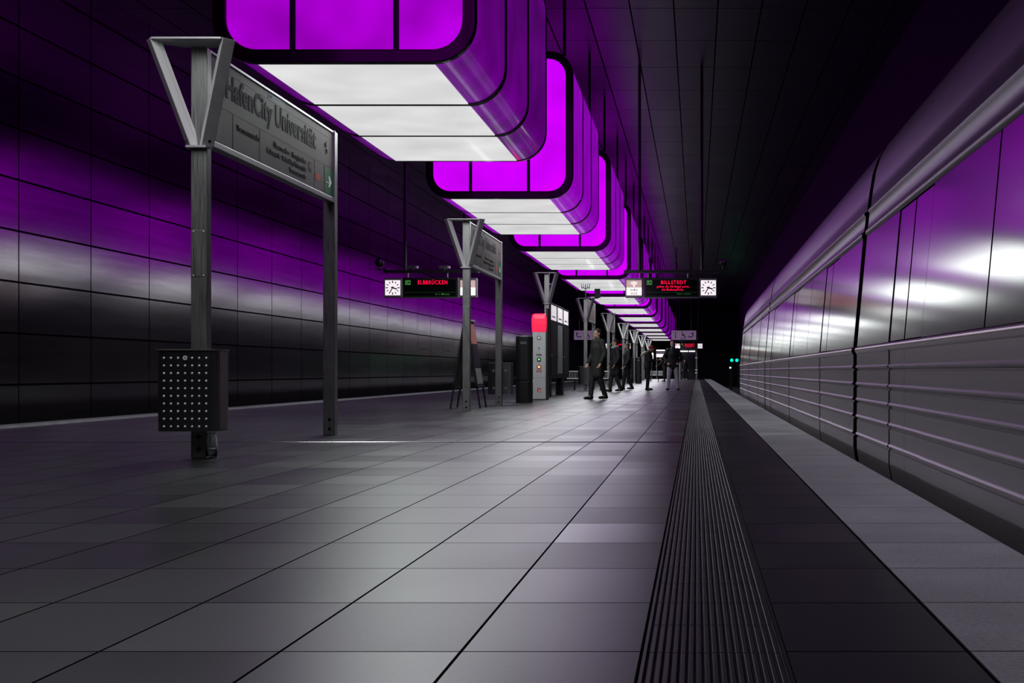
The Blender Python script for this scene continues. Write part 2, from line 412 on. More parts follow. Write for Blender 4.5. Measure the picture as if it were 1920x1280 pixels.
# ------------------------------------------------------------------ light containers
ORD = ['first', 'second', 'third', 'fourth', 'fifth', 'sixth', 'seventh', 'eighth', 'ninth', 'tenth', 'eleventh', 'twelfth']
CX, CZ0, CW, CHT, CR, CLEN = -3.74, 3.96, 2.8, 2.8, .45, 6.5
def container(i, y0):
    zc = CZ0 + CHT / 2
    lab = ('glowing purple light container with white underside, %s of the row under the ceiling' % ORD[i])
    if i < 0: lab = 'glowing purple light container directly overhead, before the front sign'
    if i == 0: lab = 'glowing purple light container with white underside, first of the row, above the front sign'
    t = thing('light_container', lab, 'ceiling lamp', (CX, y0, CZ0), 0, 'purple light containers')
    zz = CHT / 2
    pe, ps = (M['pur_end_dim'], M['pur_side_dim']) if i == 0 else (M['pur_end'], M['pur_side'])
    out = rrect(CW, CHT, CR, 0, zz); inn = rrect(CW - .29, CHT - .29, CR - .13, 0, zz)
    for (a, b, g) in ((0, .10, .03), (CLEN - .10, CLEN, CLEN - .05)):
        fr = ring(out, inn, 'y', a, b).build('end_frame', M['frame'], t, smooth=False, bevel=.012)
        MB().prism(inn, 'y', g, g + .02).build('end_panel', pe, t)
        for x in (-.55, .55):
            box(x - .03, x + .03, (g - .022 if a == 0 else g + .02), (g if a == 0 else g + .042), .14, CHT - .14).build('mullion', M['mullion'], fr)
    # skins: three bays, the flat underside white, the rest purple with rounded corners
    sk = rrect(CW - .02, CHT - .02, CR, 0, zz, 10)
    yb = [.10, .10 + (CLEN - .2) / 3, .10 + 2 * (CLEN - .2) / 3, CLEN - .10]
    half = (CW - .02) / 2 - CR
    right = [(half, .01)] + [p for p in sk[33:44]][1:] + [p for p in sk[0:11]]
    left = [(-p[0], p[1]) for p in right]
    top = [(half, CHT - .01), (-half, CHT - .01)]
    for k in range(3):
        a, b = yb[k] + (.06 if k else .0), yb[k + 1] - (.06 if k < 2 else .0)
        MB().sheet(right, 'y', a, b).build('side_panel', ps, t, smooth=True)
        MB().sheet(left, 'y', a, b).build('side_panel', ps, t, smooth=True)
        box(-half, half, a, b, .0, .03).build('underside_panel', M['white_glow'], t)
        box(-half, half, a, b, CHT - .04, CHT - .01).build('top_panel', M['frame'], t)
    s2 = rrect(CW - .005, CHT - .005, CR, 0, zz); s3 = rrect(CW - .1, CHT - .1, CR - .04, 0, zz)
    for k in (1, 2):
        ring(s2, s3, 'y', yb[k] - .075, yb[k] + .075).build('seam_ring', M['mullion'], t)
    for x in (-1.2, 1.2):
        for y in (.35, CLEN - .35):
            MB().tube((x, y, CHT - .02), (x, y, CEIL - CZ0), .03, seg=10).build('hanger_rod', M['black'], t)
    # the white lamps' light
    ld = bpy.data.lights.new('container_tubes', 'AREA'); ld.shape = 'RECTANGLE'; ld.size = half * 2; ld.size_y = CLEN - .3
    ld.energy = TUBE_L * (.45 if i < 0 else 1) * PI * ld.size * ld.size_y; ld.color = (.93, 1, .965)
    lo = bpy.data.objects.new('container_tubes', ld); COL.objects.link(lo); lo.parent = t
    lo.location = (0, CLEN / 2, -.012)
    return t
for i in range(12): container(i, 13.7 + 10.8 * i)
container(-1, 2.9)

# ------------------------------------------------------------------ sign stands with V brackets
def v_head(t):
    zb, zt = 2.47, 3.27
    for s in (-1, 1):
        def loop(rx, ry, z):
            R = Vector((s * rx, ry, z))
            return [R, R + Vector((s * .062, .094, 0)), R + Vector((0, .15, 0)), R + Vector((-s * .054, .094, 0))]
        a = loop(.045, -.06, zb); b = loop(.285, -.25, zt)
        f = MB().hexa(a, b).build('bracket_arm', M['fin'], t, bevel=.004)
        # inner face coloured white as if lamp-lit: two strips with a groove between
        nrm = (a[3] - a[0]).cross(b[0] - a[0]).normalized()
        if nrm.x * s > 0: nrm = -nrm
        g = nrm * .004
        st = MB()
        for u0, u1 in ((.02, .62), (.68, .98)):
            q0 = a[0].lerp(a[3], u0) + g; q1 = a[0].lerp(a[3], u1) + g; q2 = b[0].lerp(b[3], u1) + g; q3 = b[0].lerp(b[3], u0) + g
            st.hexa([q0, q1, q2, q3], [p - nrm * .006 for p in (q0, q1, q2, q3)])
        st.build('painted_lit_face', M['lit_white'], f)
        c = a[0].lerp(a[1], .55); c2 = c.lerp(b[0].lerp(b[1], .55), .05)
        n2 = (a[1] - a[0]).cross(b[0] - a[0]).normalized()
        if n2.y > 0: n2 = -n2
        MB().tube(c2 - n2 * .002, c2 + n2 * .004, .012, seg=10).build('bolt', M['bolt'], f)
    MB().prism([(-.27, -.26), (.27, -.26), (.35, -.15), (.28, -.09), (.12, .03), (-.12, .03), (-.28, -.09), (-.35, -.15)], 'z', 3.262, 3.275).build('top_plate', M['fin'], t)
    MB().prism([(-.08, -.066), (.08, -.066), (.10, .02), (-.10, .02)], 'z', 2.455, 2.472).build('bracket_collar', M['fin'], t)

def base_bolts(post, y):
    for z in (.07, .17):
        MB().tube((0.0, y, z), (0.0, y - .008, z), .018, seg=12).build('bolt', M['bolt'], post)

def sign_stand(y, label, detail=0, length=3.65, x=-3.95):
    t = thing('sign_stand', label, 'station sign', (x, y, 0), 0, 'sign stands along the platform')
    p = box(-.064, .064, 0, .10, 0, 3.262).build('post', M['steel'], t, bevel=.006)
    base_bolts(p, 0)
    for z in (1.80, 1.45):
        for xx in (-.04, .04):
            MB().tube((xx, .001, z), (xx, -.006, z), .006, seg=8).build('rivet', M['stud'], p)
    if detail: box(-.055, .055, -.004, 0, 1.44, 1.81).build('cover_plate', M['steel'], p, bevel=.002)
    p2 = box(-.07, .055, length, length + .12, 0, 3.27).build('post', M['steel'], t, bevel=.006)
    base_bolts(p2, length)
    v_head(t)
    zb, zt, ya, yb = 2.55, 3.24, .13, length - .005
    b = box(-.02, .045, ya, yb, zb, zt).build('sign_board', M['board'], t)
    box(-.03, .056, ya, yb, zb - .05, zb).build('bottom_rail', M['board_rail'], t, bevel=.004)
    box(-.03, .056, ya, yb, zt, zt + .025).build('top_rail', M['board_rail'], t, bevel=.004)
    box(.03, .066, length - .03, length - .002, zb - .05, zt + .03).build('end_rail', M['board_rail'], t, bevel=.004)
    if detail:
        R = (PI / 2, 0, PI / 2); X = .0465
        text('station_name', 'HafenCity Universität', M['ink'], b, (X, .47, 2.965), .19, 2.53, R, bold=.022)
        text('street_name', 'Versmannstraße', M['ink'], b, (X, .72, 2.735), .05, .56, R, bold=.012)
        for q, (s_, wd) in enumerate((('Überseeallee · Shanghaiallee', .98), ('Lohsepark · HafenCity Universität', 1.16), ('Versmannstraße', .53))):
            text('street_name', s_, M['ink'], b, (X, 2.66, 2.757 - q * .078), .048, wd, R, 'RIGHT', bold=.012)
        hl = MB()
        for z in (3.165, 2.855): hl.box(.045, .0465, ya, yb, z, z + .006)
        for yy in (.63, 1.30, 2.95): hl.box(.045, .0465, yy, yy + .005, zb, 2.855)
        hl.build('hairline', M['hairline'], b)
        text('line_marker_text', 'U4', M['ink_white'], box(.045, .047, 1.52, 2.0, 3.172, 3.24).build('line_marker', M['ink_blue'], b), (.0475, 1.56, 3.19), .035, .07, R)
        # exit fields at both ends
        def figure(o, yc, run):
            g = MB()
            g.ball((.049, yc, 2.76), .004, .016, .016, 10, 6)
            for (a, c, rr) in (((yc, 2.74), (yc - .01, 2.68), .011), ((yc - .01, 2.68), (yc + .03, 2.63), .009), ((yc - .01, 2.68), (yc - .045, 2.63), .009),
                               ((yc, 2.73), (yc + .04, 2.70), .007), ((yc, 2.73), (yc - .035, 2.695), .007)):
                dy, dz = c[0] - a[0], c[1] - a[1]; l = math.hypot(dy, dz); ny, nz = -dz / l * rr, dy / l * rr
                g.hexa([(.0475, a[0] + ny, a[1] + nz), (.0475, a[0] - ny, a[1] - nz), (.0475, c[0] - ny, c[1] - nz), (.0475, c[0] + ny, c[1] + nz)],
                       [(.0495, a[0] + ny, a[1] + nz), (.0495, a[0] - ny, a[1] - nz), (.0495, c[0] - ny, c[1] - nz), (.0495, c[0] + ny, c[1] + nz)])
            g.build('pictogram', M['ink_white'], o)
        e1 = box(.045, .0475, .15, .36, 2.56, 2.80).build('exit_field', M['ink_green'], b); figure(e1, .25, 1)
        e2 = box(.045, .0475, 3.30, 3.61, 2.56, 2.845).build('exit_field', M['ink_green'], b)
        ar = MB().prism([(3.36, 2.69), (3.48, 2.69), (3.44, 2.75), (3.48, 2.76), (3.56, 2.70), (3.48, 2.64), (3.44, 2.65), (3.48, 2.71 - .03), (3.36, 2.68 - .0)], 'x', .0475, .0495)
        ar.build('pictogram', M['ink_white'], e2)
        pill = MB().prism(rrect(.17, .07, .034, 3.07, 2.69), 'x', .045, .047).build('red_pill', M['ink_red'], b)
        sq = box(.045, .0465, 2.75, 2.84, 2.70, 2.80).build('bus_pictogram', M['ink'], b)
        box(.0465, .0472, 2.765, 2.825, 2.74, 2.785).build('pictogram_window', M['board'], sq)
        st = MB()
        for a in range(3):
            an = .4 + a * PI / 3
            c, s2 = math.cos(an) * .07, math.sin(an) * .07
            st.tube((.046, 3.36 - c, 3.04 - s2), (.046, 3.36 + c, 3.04 + s2), .004, seg=6)
        st.build('star_mark', M['hairline'], b)
    return t
YS = [10.25 + 11.9 * k for k in range(9)]
SL = {0: 'station name sign with V bracket on the front steel posts, above the dotted litter bin',
      1: 'station name sign on two steel posts, second of the row, beside the folding easel',
      3: 'dark sign on steel posts behind the bench, antenna rising over its V bracket',
      4: 'dark sign stand with V bracket, fifth V bracket along the platform',
      5: 'dark sign stand with V bracket, sixth V bracket along the platform',
      6: 'dark sign stand with V bracket, seventh V bracket along the platform',
      7: 'dark sign stand with V bracket, eighth V bracket along the platform',
      8: 'dark sign stand with V bracket, ninth and last V bracket along the platform'}
stands = {}
for k in SL:
    stands[k] = sign_stand(YS[k], SL[k], detail=1 if k < 2 else 0)
# third: V post that carries the map case
t = thing('bracket_post', 'steel post with V bracket rising behind the red emergency column', 'post', (-3.95, YS[2], 0))
p = box(-.064, .064, 0, .10, 0, 3.262).build('post', M['steel'], t, bevel=.006); base_bolts(p, 0); v_head(t)
MB().ball((.17, -.02, 2.98), .05, .05, .06).build('loudspeaker', M['board_rail'], t)
box(.05, .17, 0, .03, 2.97, 2.99).build('speaker_arm', M['steel'], t)
# antenna on the fourth bracket
a = stands[3]
an = MB(); an.tube((0, .05, 3.27), (0, .05, 3.78), .018)
for s in (-1, 1):
    an.tube((0, .05, 3.62), (s * .12, .05, 3.68), .012); an.tube((s * .12, .05, 3.6), (s * .15, .05, 3.8), .014); an.tube((s * .05, .05, 3.6), (s * .08, .05, 3.8), .012)
an.build('antenna', M['steel'], a)
box(.32, .52, 0, .2, 3.30, 3.62).build('antenna_box', M['black'], a, bevel=.01)
box(.1, .45, .05, .1, 3.27, 3.31).build('antenna_bracket', M['black'], a)

# ------------------------------------------------------------------ litter bins
def litter_bin(loc, label, rz=0.0, detail=True):
    t = thing('litter_bin', label, 'litter bin', loc, rz, 'steel litter bins')
    w2, d, r = .24, .27, .085
    def outline(g=0):
        pts = []
        for (cx, cy, a0) in ((w2 - r, -d + r, -PI / 2), (w2 - .02, -.02, 0), (-w2 + .02, -.02, PI / 2), (-w2 + r, -d + r, PI)):
            rr = r if cy < -.1 else .02
            for k in range(7):
                a_ = a0 + k * PI / 2 / 6
                pts.append((cx + (rr + g) * math.cos(a_), cy + (rr + g) * math.sin(a_)))
        return pts
    body = ring(outline(), outline(-.004), 'z', .224, .85).build('bin_body', M['chrome'], t)
    for p_ in body.data.polygons: p_.use_smooth = True
    body.data.set_sharp_from_angle(angle=.6)
    MB().prism(outline(-.004), 'z', .224, .235).build('bin_floor', M['chrome'], t)
    ring(outline(.012), outline(-.006), 'z', .85, .862).build('rim', M['steel'], t)
    MB().prism(outline(-.008), 'z', .70, .71).build('liner', M['blackmatt'], t)
    for s in (-1, 1):
        for z in (.35, .70):
            MB().tube((s * .12, -.03, z), (s * .12, .012, z), .028, seg=12).build('back_clamp', M['steel'], t)
    if detail:
        st = MB()
        for i in range(7):
            for j in range(10):
                xx = -.165 + i * .0545 ; zz = .262 + j * .0588
                if (i, j) == (3, 9): continue
                st.ball((xx, -d - .0005, zz), .0092, .006, .0092, 10, 6)
        st.build('perforation', M['stud'], body)
        lk = MB().tube((0, -d, .792), (0, -d - .008, .792), .017, seg=18).build('lock', M['stud'], body)
        MB().tube((0, -d - .008, .792), (0, -d - .0085, .792), .006, seg=10).build('keyhole', M['bolt'], lk)
        sl = MB()
        for q in range(6): sl.box(w2, w2 + .001, -d + .09, -.04, .42 + q * .055, .44 + q * .055)
        box(w2, w2 + .0008, -d + .075, -.03, .24, .84).build('side_sheet', M['chrome_side'], body)
    return t
litter_bin((-3.95, 10.25, 0), 'dotted polished steel litter bin hung on the front sign post')
litter_bin((-3.95, YS[1] + 3.65 + .13, 0), 'dark steel litter bin seen from its clamped back, on the second sign', PI, False)
litter_bin((-3.95, YS[3], 0), 'dark steel litter bin on the post in front of the bench', 0, False)

# glass jar at the foot of the first post
j = thing('glass_jar', 'clear glass jar standing at the foot of the front sign post', 'jar', (-3.845, 10.24, 0))
MB().lathe([(0, .002), (.040, .002), (.044, .012), (.044, .15), (.036, .175), (.034, .2), (.038, .203), (.031, .203), (.031, .173), (.040, .148), (.040, .015), (0, .012)], seg=28).build('jar_wall', M['glass'], j, smooth=True)
MB().lathe([(0, .0135), (.0385, .0135), (.0385, .07), (0, .07)], seg=24).build('jar_label', M['poster_grey'], j, smooth=True)

# ------------------------------------------------------------------ folding easel
t = thing('folding_easel', 'folding display easel with pink poster on black legs behind the second sign post', 'display stand', (-4.28, 23.9, 0))
for s in (-1, 1):
    def pt(u, y, g=0):   # u: 0 at the foot, 1 at the top
        return Vector((s * (.29 - .25 * u + g), y, u * 1.62))
    for y in (0, .68):
        MB().hexa([pt(0, y), pt(0, y, -.03), pt(0, y + .035, -.03), pt(0, y + .035)], [pt(1, y), pt(1, y, -.03), pt(1, y + .035, -.03), pt(1, y + .035)]).build('leg', M['black'], t)
    pan = MB().hexa([pt(.25, .035), pt(.25, .68), pt(.25, .68, -.02), pt(.25, .035, -.02)], [pt(1, .035), pt(1, .68), pt(1, .68, -.02), pt(1, .035, -.02)]).build('display_panel', M['blackmatt'], t)
    for (u0, u1, m_) in ((.74, .97, M['poster_pink']), (.48, .73, M['poster_dark']), (.28, .46, M['poster_grey'])):
        MB().hexa([pt(u0, .06, .004), pt(u0, .655, .004), pt(u0, .655, -.002), pt(u0, .06, -.002)], [pt(u1, .06, .004), pt(u1, .655, .004), pt(u1, .655, -.002), pt(u1, .06, -.002)]).build('poster', m_, pan)
    MB().hexa([pt(.23, 0, .01), pt(.23, .715, .01), pt(.23, .715, -.03), pt(.23, 0, -.03)], [pt(.25, 0, .03), pt(.25, .715, .03), pt(.25, .715, -.03), pt(.25, 0, -.03)]).build('ledge', M['black'], t)
box(-.06, .06, 0, .715, 1.62, 1.65).build('top_hinge', M['lit_white'], t, bevel=.006)  # white colour stands in for the reflection along the easel top

# ------------------------------------------------------------------ rounded waste columns
def waste_column(loc, label):
    t = thing('waste_column', label, 'waste column', loc, 0, 'dark waste columns')
    o = rrect(.36, .34, .12, 0, .17)
    MB().prism(o, 'z', .0, .46).build('base', M['black'], t, bevel=.004)
    MB().prism(o, 'z', .48, 1.46).build('column_body', M['black'], t, bevel=.02)
    MB().prism(rrect(.33, .31, .11, 0, .17), 'z', .455, .485).build('slot', M['blackmatt'], t)
    MB().prism(rrect(.28, .26, .10, 0, .17), 'z', 1.455, 1.475).build('cap', M['steel_dark'], t)
    box(-.07, .07, -.004, .01, 1.28, 1.33).build('opening', M['steel_dark'], t)
    MB().tube((.11, .01, .47), (.11, -.012, .47), .012).build('latch', M['steel'], t)
waste_column((-3.78, 28.2, 0), 'dark rounded waste column standing in front of the red topped column')
waste_column((-3.75, 73, 0), 'dark waste column far along the platform beyond the bench')
waste_column((-3.3, 73.2, 0), 'dark waste column far along the platform, beside the person in the red cap')

# ------------------------------------------------------------------ emergency column
t = thing('emergency_column', 'grey emergency call column with glowing red top', 'emergency call column', (-3.78, 31.0, 0))
body = MB().prism(rrect(.33, .3, .03, 0, .15, 5), 'z', .02, 1.63).build('column_body', M['sos_grey'], t, bevel=.004)
MB().prism(rrect(.335, .305, .03, 0, .15, 5), 'z', 0, .02).build('plinth', M['black'], t)
box(.165, .205, .02, .3, 0, 2.2).build('back_rail', M['black'], t)
prof = [(.34, .31, 1.63), (.35, .32, 1.66), (.37, .34, 1.83), (.37, .34, 1.95), (.34, .31, 2.04), (.26, .24, 2.07)]
bc = MB(); prev = None
for (a_, b_, z) in prof:
    loop = [(p_[0], p_[1], z) for p_ in rrect(a_, b_, .05, 0, .15, 5)]
    if prev: bc.hexa(prev, loop)
    prev = loop
bc.build('red_beacon', M['beacon'], t, smooth=False)
def disc(o, x, z, r, m_, nm, d=.006): return MB().tube((x, 0, z), (x, -d, z), r, seg=24).build(nm, m_, o)
sp = disc(body, 0, 1.49, .052, M['housing'], 'loudspeaker'); disc(sp, 0, 1.49, .027, M['ink_white'], 'speaker_grille', .008)
disc(body, 0, 1.24, .022, M['housing'], 'camera_eye')
g = disc(body, 0, .97, .05, M['black'], 'green_call_button', .01); disc(g, 0, .97, .026, M['btn_g'], 'button_lamp', .016)
g = disc(body, 0, .79, .05, M['ink_red'], 'red_call_button', .01); disc(g, 0, .79, .03, M['btn_y'], 'button_lamp', .016)
text('call_text', 'Info', M['ink'], body, (0, -.002, 1.06), .05, .13, align='CENTER', bold=.02)
text('call_text', 'SOS', M['ink_red'], body, (0, -.002, .665), .05, .13, align='CENTER', bold=.02)
ex = box(-.04, .04, -.004, .0, .19, .28).build('extinguisher_mark', M['ink_red'], body)
mk = MB(); mk.box(-.01, .012, -.006, -.004, .20, .25); mk.box(-.012, -.002, -.006, -.004, .25, .265); mk.box(.012, .025, -.006, -.004, .2, .225)
mk.build('pictogram', M['ink_white'], ex)
box(-.166, .166, -.001, .0, .53, .535).build('panel_joint', M['housing'], body)

# ------------------------------------------------------------------ map case
t = thing('map_case', 'tall dark map case with three lit header panels and glass posters', 'display case', (-3.95, 34.2, 0))
box(-.08, .08, 0, 5.0, .5, 2.52).build('case_frame', M['black'], t, bevel=.01)
for k in range(3):
    a_ = .18 + k * 1.62; b_ = a_ + 1.26
    h = box(.08, .088, a_, b_, 2.06, 2.46).build('lit_header', M['case_lit'], t)
    box(.088, .09, a_ + .2, b_ - .3, 2.14, 2.17).build('header_mark', M['ink'], h)
    pn = box(.07, .085, a_, b_, .62, 1.98).build('poster', (M['poster_dark'], M['poster_grey'], M['poster_dark'])[k], t)
    box(.086, .092, a_, b_, .6, 2.0).build('glass_pane', M['pane_matt'], t) if k != 1 else None
    MB().tube((.09, a_ + .1, 1.1), (.105, a_ + .1, 1.1), .02).build('latch', M['steel'], t)
box(-.1, .1, 2.9, 3.3, 0, .5).build('leg', M['black'], t)
box(-.1, .1, .0, .12, 0, .5).build('leg', M['black'], t)

# ------------------------------------------------------------------ wire benches
def bench(loc, label, wd=1.55):
    t = thing('wire_bench', label, 'bench', loc, 0, 'white wire benches')
    ns = 3; seg = wd / ns
    for k in range(ns):
        a_ = -wd / 2 + k * seg + .04; b_ = a_ + seg - .08
        st = MB()
        st.tube((a_, -.42, .42), (b_, -.42, .42), .016); st.tube((a_, 0, .40), (b_, 0, .40), .012)
        for q in range(9):
            x = a_ + (b_ - a_) * q / 8
            st.tube((x, -.42, .42), (x, -.05, .40), .006, seg=6)
        for q in range(5):
            y = -.38 + q * .08; st.tube((a_, y, .42), (b_, y, .42), .006, seg=6)
        st.build('seat', M['wire'], t)
        bk = MB(); bk.tube((a_, .06, .68), (b_, .06, .68), .014)
        for q in range(9):
            x = a_ + (b_ - a_) * q / 8; bk.tube((x, -.03, .40), (x, .06, .68), .006, seg=6)
        bk.build('backrest', M['wire'], t)
    box(-wd / 2, wd / 2, -.22, -.14, .34, .40).build('beam', M['black'], t)
    for x in (-wd / 2 + .3, wd / 2 - .3):
        box(x - .03, x + .03, -.21, -.15, 0, .34).build('leg', M['black'], t); box(x - .04, x + .04, -.4, .02, 0, .02).build('foot', M['black'], t)
bench((-3.95, 47.1, 0), 'white wire bench with three seats behind the third litter bin')
bench((-2.75, 85, 0), 'white wire bench far along the platform behind the red capped person', 1.1)

# ------------------------------------------------------------------ hanging train displays
def clock(t, xc, lab=None):
    s = .215
    c = box(xc - s, xc + s, -.02, .16, 2.49, 2.97).build('clock_case', M['housing'], t, bevel=.012)
    f = box(xc - .185, xc + .185, -.024, -.02, 2.545, 2.915).build('clock_face', M['clock_lit'], c)
    zc = 2.73; hm = MB()
    for k in range(12):
        a_ = k * PI / 6; r0, r1 = (.118, .168)
        d = Vector((math.sin(a_), 0, math.cos(a_))); n_ = Vector((d.z, 0, -d.x)) * (.013 if k % 3 == 0 else .010)
        P0 = Vector((xc, -.0245, zc)) + d * r0; P1 = Vector((xc, -.0245, zc)) + d * r1; o = Vector((0, -.003, 0))
        hm.hexa([P0 + n_, P0 - n_, P1 - n_, P1 + n_], [P0 + n_ + o, P0 - n_ + o, P1 - n_ + o, P1 + n_ + o])
    hm.build('hour_marks', M['ink'], c)
    for nm, a_, l, wd in (('hour_hand', math.radians(107), .11, .016), ('minute_hand', math.radians(210), .16, .011)):
        d = Vector((math.sin(a_), 0, math.cos(a_))); n_ = Vector((d.z, 0, -d.x)) * wd; c0 = Vector((xc, -.029, zc)); o = Vector((0, -.003, 0))
        A_ = c0 - d * .04; B_ = c0 + d * l
        MB().hexa([A_ + n_, A_ - n_, B_ - n_, B_ + n_], [A_ + n_ + o, A_ - n_ + o, B_ - n_ + o, B_ + n_ + o]).build(nm, M['ink'], c)
def infobox(t, xc):
    s = .215
    c = box(xc - s, xc + s, -.02, .16, 2.49, 2.97).build('info_case', M['housing'], t, bevel=.012)
    f = box(xc - .185, xc + .185, -.024, -.02, 2.545, 2.735).build('info_panel', M['panel_lit'], c)
    u = box(xc - .185, xc + .185, -.024, -.02, 2.735, 2.915).build('info_panel', M['panel_tan'], c)
    text('info_text', 'Info', M['ink'], c, (xc, -.026, 2.655), .055, .17, align='CENTER', bold=.015)
    text('info_text', 'SOS', M['ink_red'], c, (xc, -.026, 2.565), .055, .17, align='CENTER', bold=.015)
    wv = MB()
    for r in (.04, .075, .11):
        pts = [(xc + r * math.sin(q), 2.77 + r * math.cos(q)) for q in [math.radians(-52 + 104 * i / 10) for i in range(11)]]
        pin = [(xc + (r - .017) * math.sin(q), 2.77 + (r - .017) * math.cos(q)) for q in [math.radians(52 - 104 * i / 10) for i in range(11)]]
        wv.prism(pts + pin, 'y', -.027, -.024)
    wv.ball((xc, -.024, 2.765), .017, .004, .017)
    wv.build('wave_pictogram', M['panel_lit'], c)
def display(y, right, label, lines, x0):
    t = thing('train_display', label, 'train display', (x0, y, 0), 0, 'hanging train displays')
    wd = 2.24
    box(-.05, wd + .05, .05, .13, 3.10, 3.17).build('bar', M['black'], t)
    for x in ((.33, wd - .38) if right else (.48, wd - .3)):
        MB().tube((x, .09, 3.12), (x, .09, CEIL), .035, seg=10).build('hanger_rod', M['black'], t)
    for x in (.55, .62 + .9):
        MB().tube((x, .09, 2.95), (x, .09, 3.12), .018).build('hanger_clip', M['steel'], t)
    xa, xb = (.44, 1.80) if True else (0, 0)
    hs = box(xa, xb, -.03, .2, 2.48, 2.98).build('display_case', M['black'], t, bevel=.01)
    sc_ = box(xa + .05, xb - .05, -.034, -.03, 2.53, 2.93).build('screen', M['lcd'], hs)
    box(xa, xb, -.035, .0, 2.475, 2.495).build('lower_rail', M['housing'], hs)
    nb = box(xa + .07, xa + .20, -.036, -.034, 2.80, 2.91).build('line_number', M['led_green'], sc_)
    text('line_number_text', 'U4', M['lcd'], nb, (xa + .135, -.038, 2.82), .07, .10, align='CENTER', bold=.02)
    box(xa + .07, xb - .07, -.0355, -.034, 2.615, 2.618).build('led_rule', M['led_green_dim'], sc_)
    for (s_, xr, z, hh, ww, m_) in lines:
        text('led_text', s_, m_, sc_, (xr, -.0365, z), hh, ww, align='CENTER', bold=.008, space=1.25)
    if right: infobox(t, .2); clock(t, 2.02)
    else: clock(t, .2); infobox(t, 2.04)
    return t
LR, LG = M['led_red'], M['led_green']
display(31.65, False, 'hanging train display reading ELBBRÜCKEN with clock, over the far track side', [('ELBBRÜCKEN', 1.18, 2.815, .095, .72, LR), ('in 1 Minute', 1.42, 2.555, .04, .34, LG)], -7.64)
display(31.65, True, 'hanging train display reading BILLSTEDT with Info SOS panel, beside the train', [('BILLSTEDT', 1.17, 2.82, .085, .62, LR), ('gelten die 3G-Regel sowie', 1.15, 2.735, .05, .78, LR), ('die Maskenpflicht.', 1.15, 2.66, .05, .54, LR), ('fährt sofort', 1.42, 2.56, .045, .34, M['led_green_dim'])], -1.73)
display(105, False, 'tiny lit train display at the far platform end, over the far track side', [('ELBBRÜCKEN', 1.18, 2.8, .1, .8, LR)], -7.6)
display(105, True, 'tiny lit train display at the far platform end, beside the train', [('BILLSTEDT', 1.17, 2.8, .11, .72, LR), ('gelten die 3G-Regel sowie', 1.15, 2.72, .06, .85, LR), ('die Maskenpflicht.', 1.15, 2.64, .06, .6, LR)], -1.73)

# cameras and loudspeakers on the display bars
def bar_camera(loc, label, r=.09, side=1):
    t = thing('security_camera', label, 'camera', loc, 0, 'cameras on the display bars')
    MB().ball((0, 0, .14), r * 1.25, r * 1.2, r * 1.3).build('camera_housing', M['black'], t, smooth=True)
    MB().ball((.03, -.07, .17), r * .55, r * .5, r * .55).build('lens', M['cctv_dome'], t, smooth=True)
    MB().tube((0, 0, -.03), (0, 0, .06), .03).build('mount', M['black'], t)
    box(-.05 if side > 0 else -.2, .2 if side > 0 else .05, -.03, .03, -.05, -.02).build('mount_arm', M['black'], t)
bar_camera((-7.79, 31.74, 3.22), 'black round camera at the end of the bar above the ELBBRÜCKEN display')
bar_camera((.66, 31.74, 3.22), 'black round camera at the end of the bar above the BILLSTEDT display', .07, -1)
for x, lb in ((-6.98, 'small black box camera on the bar near the ELBBRÜCKEN display clock'), (-6.2, 'small black box camera on the bar near the second V bracket')):
    t = thing('box_camera', lb, 'camera', (x, 31.74, 3.17))
    box(-.12, .1, -.05, .05, .03, .11).build('camera_housing', M['steel_dark'], t, bevel=.01)
    MB().tube((.1, 0, .07), (.14, 0, .07), .03).build('lens', M['stud'], t)
    box(-.02, .02, -.02, .02, 0, .03).build('mount', M['black'], t)

